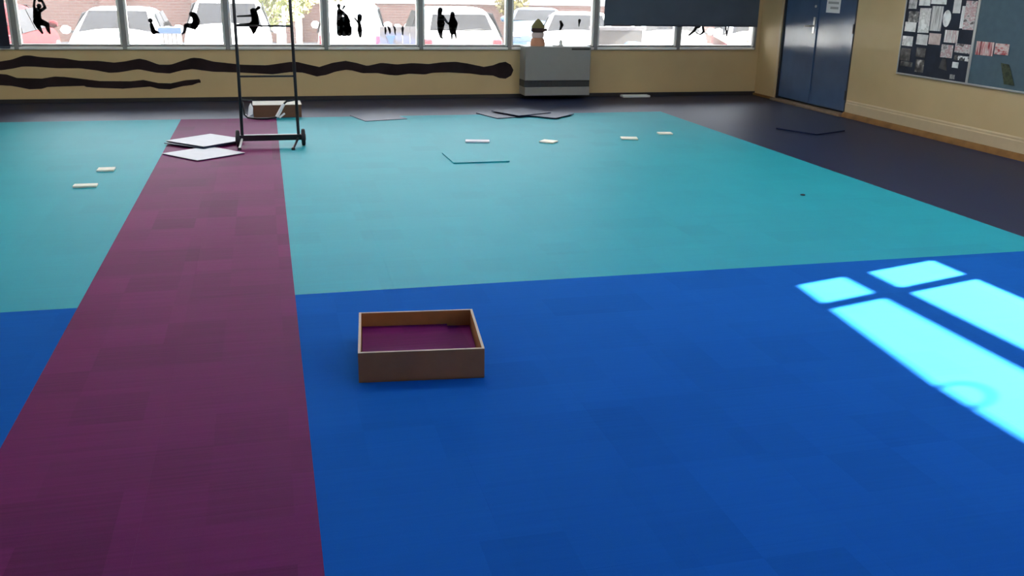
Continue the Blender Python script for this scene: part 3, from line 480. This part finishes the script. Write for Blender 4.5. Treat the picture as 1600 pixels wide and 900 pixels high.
# ------------------------------------------------------------------ black trolley frame
t = empty('trolley_frame', (0, 9.05, 0)); tag(t, 'tall black metal trolley frame with two wheels and rungs', 'trolley')
MB().tube([(-.258, 0, .07), (-.252, 0, .7), (-.250, 0, 1.38), (-.25, .03, 1.44), (-.25, .09, 1.48)], .0145, 10).build('rail', M['blackmetal'], t, smooth=True)
MB().tube([(.250, 0, .07), (.243, 0, .7), (.236, 0, 1.38), (.236, .03, 1.44), (.236, .09, 1.48)], .0145, 10).build('rail', M['blackmetal'], t, smooth=True)
for z in (.64, 1.083, 1.36): MB().tube([(-.25, 0, z), (.24, 0, z)], .009, 8).build('rung', M['blackmetal'], t, smooth=True)
MB().box(-.285, .275, -.026, .026, .056, .110).build('axle_bar', M['blackmetal'], t, bevel=.006)
for x in (-.298, .293):
    wl = MB().lathe([(.060, -.018), (.076, -.014), (.079, 0), (.076, .014), (.060, .018)], 24, 'x', (x, 0, .079)).build('wheel', M['rubber'], t, smooth=True)
    MB().lathe([(.03, -.022), (.034, 0), (.03, .022)], 16, 'x', (x, 0, .079)).build('hub', M['blackmetal'], wl, smooth=True)
for a, c, mt in (((-.262, -.02, .075), (-.285, -.17, .012), 'wrap'), ((.245, -.02, .075), (.19, -.23, .012), 'blackmetal')):
    leg = MB().tube([a, c], .011, 8).build('leg', M[mt], t, smooth=True)
    MB().lathe([(.016, 0), (.018, .01), (.012, .022)], 12, c=(c[0], c[1], 0)).build('rubber_foot', M['rubber'], leg, smooth=True)
hp = [(-.24, 0, .425), (-.235, -.015, .40), (-.224, -.025, .30), (-.195, -.03, .272), (-.12, -.032, .262), (-.02, -.032, .260), (.045, -.03, .268), (.075, -.028, .29), (.138, -.02, .398), (.16, -.015, .415), (.245, 0, .428)]
MB().tube(hp, .0095, 8).build('hoop', M['blackmetal'], t, smooth=True)
MB().tube([(-.24, .0, .428), (-.15, .0, .418)], .013, 8).build('stub_arm', M['blackmetal'], t, smooth=True)
MB().tube([(.062, -.032, .275), (.132, -.022, .392)], .0155, 8).build('tape_wrap', M['wrap'], t, smooth=True)
MB().prism([(-.198, -.03, .28), (-.15, -.03, .305), (-.145, -.02, .36), (-.165, -.015, .405), (-.182, -.015, .37)], [(-.198, -.04, .28), (-.15, -.04, .305), (-.145, -.03, .36), (-.165, -.025, .405), (-.182, -.025, .37)]).build('tape_wrap', M['wrap'], t)
MB().tube([(.085, -.03, .268), (.135, -.02, .305)], .010, 6).build('tape_wrap', M['wrap'], t, smooth=True)

# ------------------------------------------------------------------ boxes
t = empty('cardboard_box', (.55, 3.668, 0), math.radians(-5.9)); tag(t, 'open shallow cardboard box holding purple carpet tiles', 'box')
W2, D2, HB, TK = .249, .236, .127, .010
MB().box(-W2, W2, -D2, D2, 0, .006).build('base', M['card'], t)
for nm, a in (('front_side', (-W2, W2, -D2, -D2+TK)), ('back_side', (-W2, W2, D2-TK, D2)), ('end_side', (-W2, -W2+TK, -D2+TK, D2-TK)), ('end_side', (W2-TK, W2, -D2+TK, D2-TK))):
    sd = MB().box(*a, .006 if 'end' in nm else 0, HB-.002).build(nm, M['cardin' if nm != 'front_side' else 'card'], t)
    MB().box(*a, HB-.002, HB).build('cut_edge', M['cardcut'], sd)
for i, (x0, x1, z0) in enumerate([(-.235, .235, .0065+.0085*k) for k in range(6)] + [(-.236, .135, .0575)]):
    o = MB().box(x0, x1, -.222, .222, z0, z0+.008).build('carpet_tile', M['purple'], loc=t.location, rz=t.rotation_euler.z)
    tag(o, 'purple carpet plank lying uppermost in the cardboard box' if i == 6 else 'purple carpet tile showing at the right end of the cardboard box, under the top plank' if i == 5 else 'purple carpet tile hidden in the stack inside the cardboard box', 'carpet tile', 'purple carpet tiles in the box')
t = empty('carton', (.085, 11.12, 0), math.radians(1)); tag(t, 'closed brown carton with a pale top behind the trolley', 'box')
MB().box(-.262, .262, -.16, .18, 0, .135).build('carton_body', M['carton'], t, bevel=.003)
MB().box(-.266, .266, -.164, .184, .135, .142).build('carton_top', M['cardtop'], t, bevel=.002)

# ------------------------------------------------------------------ loose tiles and cards on the floor
def loose(corner, ang, side, mat, z, label, th=.008, tilt=(0, 0), edge=None, cat='carpet tile', grp='loose carpet tiles on the floor', side2=None):
    s2 = side2 or side
    o = MB().prism([(0, 0, 0), (side, 0, 0), (side, s2, 0), (0, s2, 0)], [(0, 0, th), (side, 0, th), (side, s2, th), (0, s2, th)])
    if edge:
        t_ = empty('loose_carpet_tile', (corner[0], corner[1], z)); t_.rotation_euler = (tilt[0], tilt[1], math.radians(ang))
        o.build('backing', mat, t_)
        MB().box(.004, side-.004, .004, s2-.004, -.007, 0).build('pile', edge, t_)
    else:
        t_ = o.build('loose_carpet_tile', mat, loc=(corner[0], corner[1], z)); t_.rotation_euler = (tilt[0], tilt[1], math.radians(ang))
    tag(t_, label, cat, grp); return t_
loose((1.017, 10.518), 15, .50, M['navy'], .001, 'loose navy carpet tile at the edge of the teal, left of the others', th=.005)
loose((2.514, 10.535), 17, .50, M['navy'], .002, 'loose navy carpet tile lying flat beside two overlapping ones')
loose((2.78, 10.585), 26, .50, M['navy'], .0205, 'loose navy carpet tile overlapping its neighbour', edge=None)
loose((3.168, 10.405), 45, .46, M['navy'], .0112, 'loose navy carpet tile turned cornerwise at the edge of the teal')
loose((1.512, 7.933), 1.4, .50, M['teal'], .001, 'loose teal carpet tile lying on the teal carpet', th=.009)
loose((5.62, 8.93), 24, .52, M['navy'], .002, 'loose navy carpet tile on the navy border by the side wall', th=.012)
loose((-.62, 8.36), 39.5, .50, M['backing'], .008, 'upturned carpet tile with white backing, the nearer one', th=.004, edge=M['navy'])
loose((-.60, 8.91), 47, .50, M['navy'], .013, 'navy carpet tile underneath the farther upturned white one', th=.008)
loose((-.60, 8.93), 43, .52, M['backing'], .029, 'upturned carpet tile with white backing, the farther one', th=.004, edge=M['navy'])
def card(x, y, ang, a, b_, label, th=.016, mat='cream'):
    o = MB().box(-a/2, a/2, -b_/2, b_/2, 0, th).build('card_block', M[mat], loc=(x, y, 0), rz=math.radians(ang), bevel=.004)
    tag(o, label, 'card', 'small pale cards on the carpet')
card(1.955, 9.02, -12, .235, .11, 'small white card on the teal carpet behind the loose teal tile', mat='backing')
card(2.645, 8.90, -40, .15, .13, 'small cream card on the teal, right of the white card')
card(3.52, 8.98, -14, .17, .12, 'small cream card, left of the last pair on the teal')
card(4.02, 9.24, -8, .15, .10, 'small cream card farthest right on the teal carpet')
card(-1.303, 8.08, 0, .13, .12, 'small cream card left of the purple strip, the farther one')
card(-1.360, 7.46, 0, .165, .085, 'small cream card left of the purple strip, the nearer one')
o = MB().box(-.20, .20, -.07, .07, 0, .03).build('white_sheet', M['paper'], loc=(4.91, 12.39, 0), bevel=.01)
tag(o, 'flat white folded sheet lying against the window wall', 'sheet')
o = MB().lathe([(.018, 0), (.020, .006), (.008, .010)], 8).build('carpet_scrap', M['dark'], loc=(3.895, 6.28, 0)); tag(o, 'tiny dark scrap alone on the teal carpet', 'scrap')

# ------------------------------------------------------------------ unseen ceiling lamps, added to brighten the room
for k, (x, y) in enumerate(((-2.6, 5.4), (1.0, 5.4), (4.6, 5.4), (-2.6, 8.2), (1.0, 8.2), (4.6, 8.2))):
    t = empty('ceiling_fill', (x, y, ZC-.10)); tag(t, '%s unseen added ceiling fill light of the row %s' % (('left', 'middle', 'right')[k % 3], ('above the blue carpet edge', 'nearer the windows')[k//3]), 'ceiling fill light', 'fill lights added on the ceiling')
    MB().box(-.75, .75, -.10, .10, .04, .10).build('housing', M['white'], t)
    MB().box(-.73, .73, -.08, .08, 0, .04).build('diffuser', M.setdefault('lit', emit('fill diffuser', (1, .97, .92), 6.2)), t)

# ------------------------------------------------------------------ outside: car park, cars, brick building
ZG = -.62
tag(box('ground_outside', M['asphalt'], -30, 40, YW+.22, 60, ZG-.2, ZG), 'pale asphalt of the car park outside', kind='structure')
tag(box('sun_blocker', M['fascia'], XL-1, XW+.9, YW+.2, YW+.92, 2.75, 2.95), 'unseen overhang added to keep direct sun out of the far windows', kind='structure')  # unseen slab, added to block direct sun at the far windows
b = empty('brick_building', (0, 33, ZG)); tag(b, 'long pink-red brick building across the car park', 'building')
MB().box(-26, 1.6, 0, .4, 0, 5.6).build('brick_wall', M['brick'], b); MB().box(1.6, 28, 0, .4, 0, 1.28).build('brick_wall', M['brick'], b)
MB().box(1.6, 28, .1, .4, 1.28, 5.6).build('white_cladding', M['fascia'], b); MB().box(1.6, 28, -.06, .1, 1.28, 1.45).build('ledge', M['fascia'], b)
for x in (-16, -11.2, -6.4): 
    wd_ = MB().box(x-.8, x+.8, -.03, .05, 1.9, 3.4).build('window_frame', M['fascia'], b); MB().box(x-.72, x+.72, -.04, -.02, 1.98, 3.32).build('pane', M['carglass'], wd_)
for x in (-4.6, -1.9, .9): MB().box(x-.3, x+.3, -.35, 0, 0, 5.6).build('brick_pier', M['brick'], b)
f = empty('fence', (0, 19.3, ZG)); tag(f, 'low grey board fence between the van and the hatchback', 'fence')
for k in range(5): MB().box(2.20+k*.15, 2.342+k*.15, -.012, .012, .1, 1.20).build('board', M['greywall'], f)
MB().box(2.18, 2.97, .012, .05, .8, .88).build('rail', M['greywall'], f)
o = MB().prism([(2.31, 19.27, ZG+1.03), (2.50, 19.27, ZG+1.03), (2.42, 19.27, ZG+.84)], [(2.31, 19.255, ZG+1.03), (2.50, 19.255, ZG+1.03), (2.42, 19.255, ZG+.84)]).build('pennant', M['bluepaint']); tag(o, 'blue triangular pennant on the low grey fence outside', 'pennant')
p = empty('planter_box', (-1.65, 18.6, ZG)); tag(p, 'pale slatted planter box with a blue top outside the window', 'planter')
for k in range(5): MB().box(-.175+k*.072, -.115+k*.072, -.15, -.135, 0, 1.10).build('slat', M['greyslat'], p)
MB().box(-.175, .175, -.135, .15, 0, 1.10).build('carcass', M['greywall'], p); MB().box(-.20, .20, -.17, .17, 1.10, 1.20).build('top_board', M['bluepaint'], p)
g = empty('garden_wall', (6.55, 17.4, ZG)); tag(g, 'low grey rendered wall outside under the left end of the navy blind', 'wall')
MB().box(-.55, .42, 0, .2, 0, 1.25).build('wall_body', M['render'], g); MB().box(-.58, .45, -.03, .23, 1.25, 1.31).build('coping', M['greywall'], g)
o = empty('wheelie_bin', (6.62, 16.9, ZG)); tag(o, 'blue bin standing against the low grey wall outside', 'bin')
MB().prism([(-.13, -.13, .06), (.13, -.13, .06), (.13, .13, .06), (-.13, .13, .06)], [(-.17, -.17, .98), (.17, -.17, .98), (.17, .17, .98), (-.17, .17, .98)]).build('bin_body', M['bluepaint'], o, bevel=.02)
MB().prism([(-.18, -.19, .98), (.18, -.19, .98), (.18, .18, .98), (-.18, .18, .98)], [(-.10, -.14, 1.07), (.10, -.14, 1.07), (.10, .16, 1.07), (-.10, .16, 1.07)]).build('bin_lid', M['bluepaint'], o, bevel=.02)
for x in (-.12, .12): MB().lathe([(.06, -.02), (.06, .02)], 12, 'x', (x, .12, .06)).build('bin_wheel', M['tyre'], o)

def car(cx, y0, H, W, paint, label, rear=False, L=4.3, rz=0, stripe=None, panel=False):
    t = empty('car', (cx, y0, ZG), rz); tag(t, label, 'car', 'cars parked outside the windows'); w_ = W/2
    if not rear: stn = [(0, .60, .86, .90), (.05, .76, .93, .95), (.24, .96, .94, 1), (.41, H-.03, .74, 1), (.58, H, .75, 1), (.80, H-.05, .73, 1), (.93, 1.02, .88, .97), (1, .88, .84, .9)]
    else: stn = [(0, .82, .86, .90), (.03, .98, .90, .97), (.13, H-.06, .74, 1), (.30, H, .76, 1), (.52, H-.03, .75, 1), (.72, .98, .92, 1), (.95, .80, .92, .95), (1, .62, .85, .88)]
    mb = MB(); rings = []
    for fy, zt, rw, ws in stn:
        zb = min(.90, zt-.10); ww = w_*ws
        half = [(ww*.90, .20), (ww, .45), (ww*.985, zb), (ww*(rw+.985)/2, (zb+zt)/2+.02), (ww*rw, zt-.05), (ww*rw*.8, zt)]
        ring = half+[(-a, z) for a, z in half[::-1]]; rings.append(len(mb.v)); mb.v += [(a, fy*L, z) for a, z in ring]
    n = 12
    for i in range(len(rings)-1):
        for k in range(n): mb.f.append((rings[i]+k, rings[i]+(k+1) % n, rings[i+1]+(k+1) % n, rings[i+1]+k))
    mb.f.append(tuple(rings[0]+k for k in range(n))); mb.f.append(tuple(rings[-1]+k for k in range(n)))
    body = mb.build('body', M[paint], t, smooth=True); sb = body.modifiers.new('sub', 'SUBSURF'); sb.levels = sb.render_levels = 2
    def pane(nm, q, off):
        o = Vector(off); MB().prism([Vector(p) for p in q], [Vector(p)+o*.015 for p in q]).build(nm, M['carglass'], t)
    for (fa, za, ra, _), (fb, zb, rb, _), nm in (((stn[2], stn[3], 'windscreen') if not rear else (stn[1], stn[2], 'rear_window')), ((stn[6], stn[5], 'rear_window') if not rear else (stn[5], stn[4], 'windscreen'))):
        if panel and nm == 'rear_window': continue
        d = Vector((0, (fb-fa)*L, zb-za)); nv = Vector((0, -d.z, abs(d.y))).normalized() if fb > fa else Vector((0, d.z, abs(d.y))).normalized()
        if nm == 'windscreen' or not rear: a0, a1 = .06, .86
        else: a0, a1 = .22, .80
        P = lambda u, s_: Vector((s_*w_*(.86*(1-u)+.66*u)*(.93 if nm == 'windscreen' else .88), (fa+(fb-fa)*u)*L, za+(zb-za)*u))+nv*.012
        pane(nm, [P(a0, -1), P(a0, 1), P(a1, 1), P(a1, -1)], nv)
    i0, i1 = (3, 5) if not rear else (2, 4)
    for s_ in (-1, 1):
        ya, yb = stn[i0][0]*L-.05, stn[i1][0]*L+.05; ym = (ya+yb)/2
        for u0, u1, e0, e1 in ((ya-.25, ym-.04, ya+.08, ym-.04), (ym+.04, yb+.22, ym+.04, yb-.1)):
            pane('side_window', [(s_*w_*.975, u0, .95), (s_*w_*.975, u1, .95), (s_*w_*.80, e1, H-.13), (s_*w_*.80, e0, H-.13)], (s_*.9, 0, .4))
        ym = stn[3][0]*L-.42 if not rear else stn[4][0]*L+.35
        m_ = MB().lathe([(.02, -.10), (.075, -.06), (.085, .02), (.05, .09)], 12, 'x', (s_*(w_+.10), ym, 1.02)).build('mirror', M[paint], t, smooth=True)
        MB().box(min(s_*w_*.9, s_*(w_+.06)), max(s_*w_*.9, s_*(w_+.06)), ym-.02, ym+.04, .96, 1.0).build('mirror_arm', M['tyre'], m_)
        yl = -.012 if not rear else L*.0-.006
        MB().box(s_*w_*.66-.13, s_*w_*.66+.13, yl, .20, .60, .72).build('headlight' if not rear else 'tail_light', M['lamp' if not rear else 'tail'], t, bevel=.03) if not rear else \
            MB().box(s_*w_*.80-.10, s_*w_*.80+.10, yl+.0, .22, .70, .93).build('tail_light', M['tail'], t, bevel=.03)
        for yw in (.78, L-.80):
            wl = MB().lathe([(.22, -.10), (.30, -.10), (.315, -.06), (.315, .06), (.30, .10), (.22, .10)], 20, 'x', (s_*(w_-.10), yw, .315)).build('wheel', M['tyre'], t, smooth=True)
            MB().lathe([(.05, -.105), (.21, -.102), (.21, .102), (.05, .105)], 14, 'x', (s_*(w_-.10), yw, .315)).build('wheel_rim', M['carsilver'], wl)
    MB().box(-w_*.9, w_*.9, -.04, .12, .28, .46).build('bumper', M[paint], t, bevel=.04)
    MB().box(-.26, .26, -.055, -.03, .34 if not rear else .60, .46 if not rear else .72).build('number_plate', M['plate'], t)
    if rear and not panel: MB().tube([(0, .08, 1.10), (w_*.45, .10, 1.13)], .012, 6).build('wiper', M['tyre'], t)
    if stripe: 
        for s_ in (-1, 1): MB().box(min(s_*w_*.985, s_*w_*1.02), max(s_*w_*.985, s_*w_*1.02), .4, L-.4, .62, .80).build('side_stripe', M[stripe], t)
        MB().box(-w_*.5, w_*.9, .16, .34, .86, .895).build('bonnet_stripe', M[stripe], t)
    return t
car(-5.45, 20.6, 1.50, 1.75, 'carred', 'red car at the far left, next to the first white car', rear=True)
car(-2.86, 19.6, 1.46, 1.72, 'carwhite', 'white car facing the window, beside the red car')
car(-.74, 20.2, 1.64, 1.80, 'carwhite', 'tall white car facing the window behind the trolley')
car(1.80, 21.0, 1.60, 1.50, 'carwhite', 'white van with a blank back behind the pianist sticker', rear=True, panel=True, rz=math.radians(-5))
car(3.98, 19.8, 1.56, 1.84, 'carwhite', 'white hatchback seen from behind with a red tail light', rear=True)
car(6.72, 20.6, 1.42, 1.78, 'carwhite', 'white car filling the window above the heater', rz=math.radians(-18))
car(7.35, 26.2, 1.34, 1.70, 'carblue', 'pale blue car farther back above the heater', rz=math.radians(-15))
car(9.05, 20.6, 1.45, 1.66, 'carwhite', 'white car glimpsed under the left half of the navy blind', rz=math.radians(-20))
car(10.95, 19.8, 1.50, 1.70, 'carwhite', 'white car with red stripes under the navy blind', stripe='carred', rz=math.radians(-20))

# trees beyond the parked cars
def tree(x, y, h, r, n, mat, label, seed, trunks=1, z0=.9):
    rnd = random.Random(seed); t = empty('tree', (x, y, ZG)); tag(t, label, 'tree', 'trees beyond the parked cars')
    for k in range(trunks):
        tx = (k-(trunks-1)/2)*.35
        MB().tube([(tx, 0, 0), (tx*1.1+.03, 0, h*.3), (tx*1.3-.02, 0, h*.7)], [.055, .045, .02], 8).build('trunk', M['bark'], t, smooth=True)
    mb = MB()
    for k in range(n):
        while True:
            p = Vector((rnd.uniform(-1, 1), rnd.uniform(-1, 1), rnd.uniform(-1, 1)))
            if p.length < 1: break
        p = Vector((p.x*r, p.y*r, z0+(h-z0)*(p.z*.5+.5))); a = Vector((rnd.gauss(0, 1), rnd.gauss(0, 1), rnd.gauss(0, 1))).normalized(); c = a.orthogonal().normalized(); s_ = rnd.uniform(.05, .11)
        i = len(mb.v); mb.v += [tuple(p-a*s_), tuple(p+c*s_*.5), tuple(p+a*s_), tuple(p-c*s_*.5)]; mb.f.append((i, i+1, i+2, i+3))
    o = bpy.data.meshes.new('foliage'); o.from_pydata(mb.v, [], mb.f); o.materials.append(M[mat]); fo = bpy.data.objects.new('foliage', o); COL.objects.link(fo); fo.parent = t
tree(.34, 26.9, 3.4, 1.0, 2600, 'leaf', 'bushy yellow-green tree seen between the trolley rails', 3, 1, .75)
tree(1.0, 29.2, 3.4, .85, 1500, 'leaf2', 'golden-leaved tree right of the trolley', 5, 1, 1.0)
tree(2.35, 30.8, 3.0, .7, 900, 'leaf2', 'golden-leaved tree above the white van roof', 8, 1, 1.3)
tree(8.05, 31.9, 2.1, .6, 900, 'leaf2', 'small golden bush behind the pale blue car', 9, 1, .9)
for x, z1, l in ((.40, .95, 'short white post nearest the left trolley rail'), (.48, 1.35, 'white post beside the short one in the tree'), (.80, 1.25, 'white post right of the trolley rail')):
    o = MB().lathe([(.035, 0), (.035, z1), (.02, z1+.03)], 12).build('white_post', M['white'], loc=(x, 25.2, ZG)); tag(o, l, 'post', 'white posts in front of the trees')
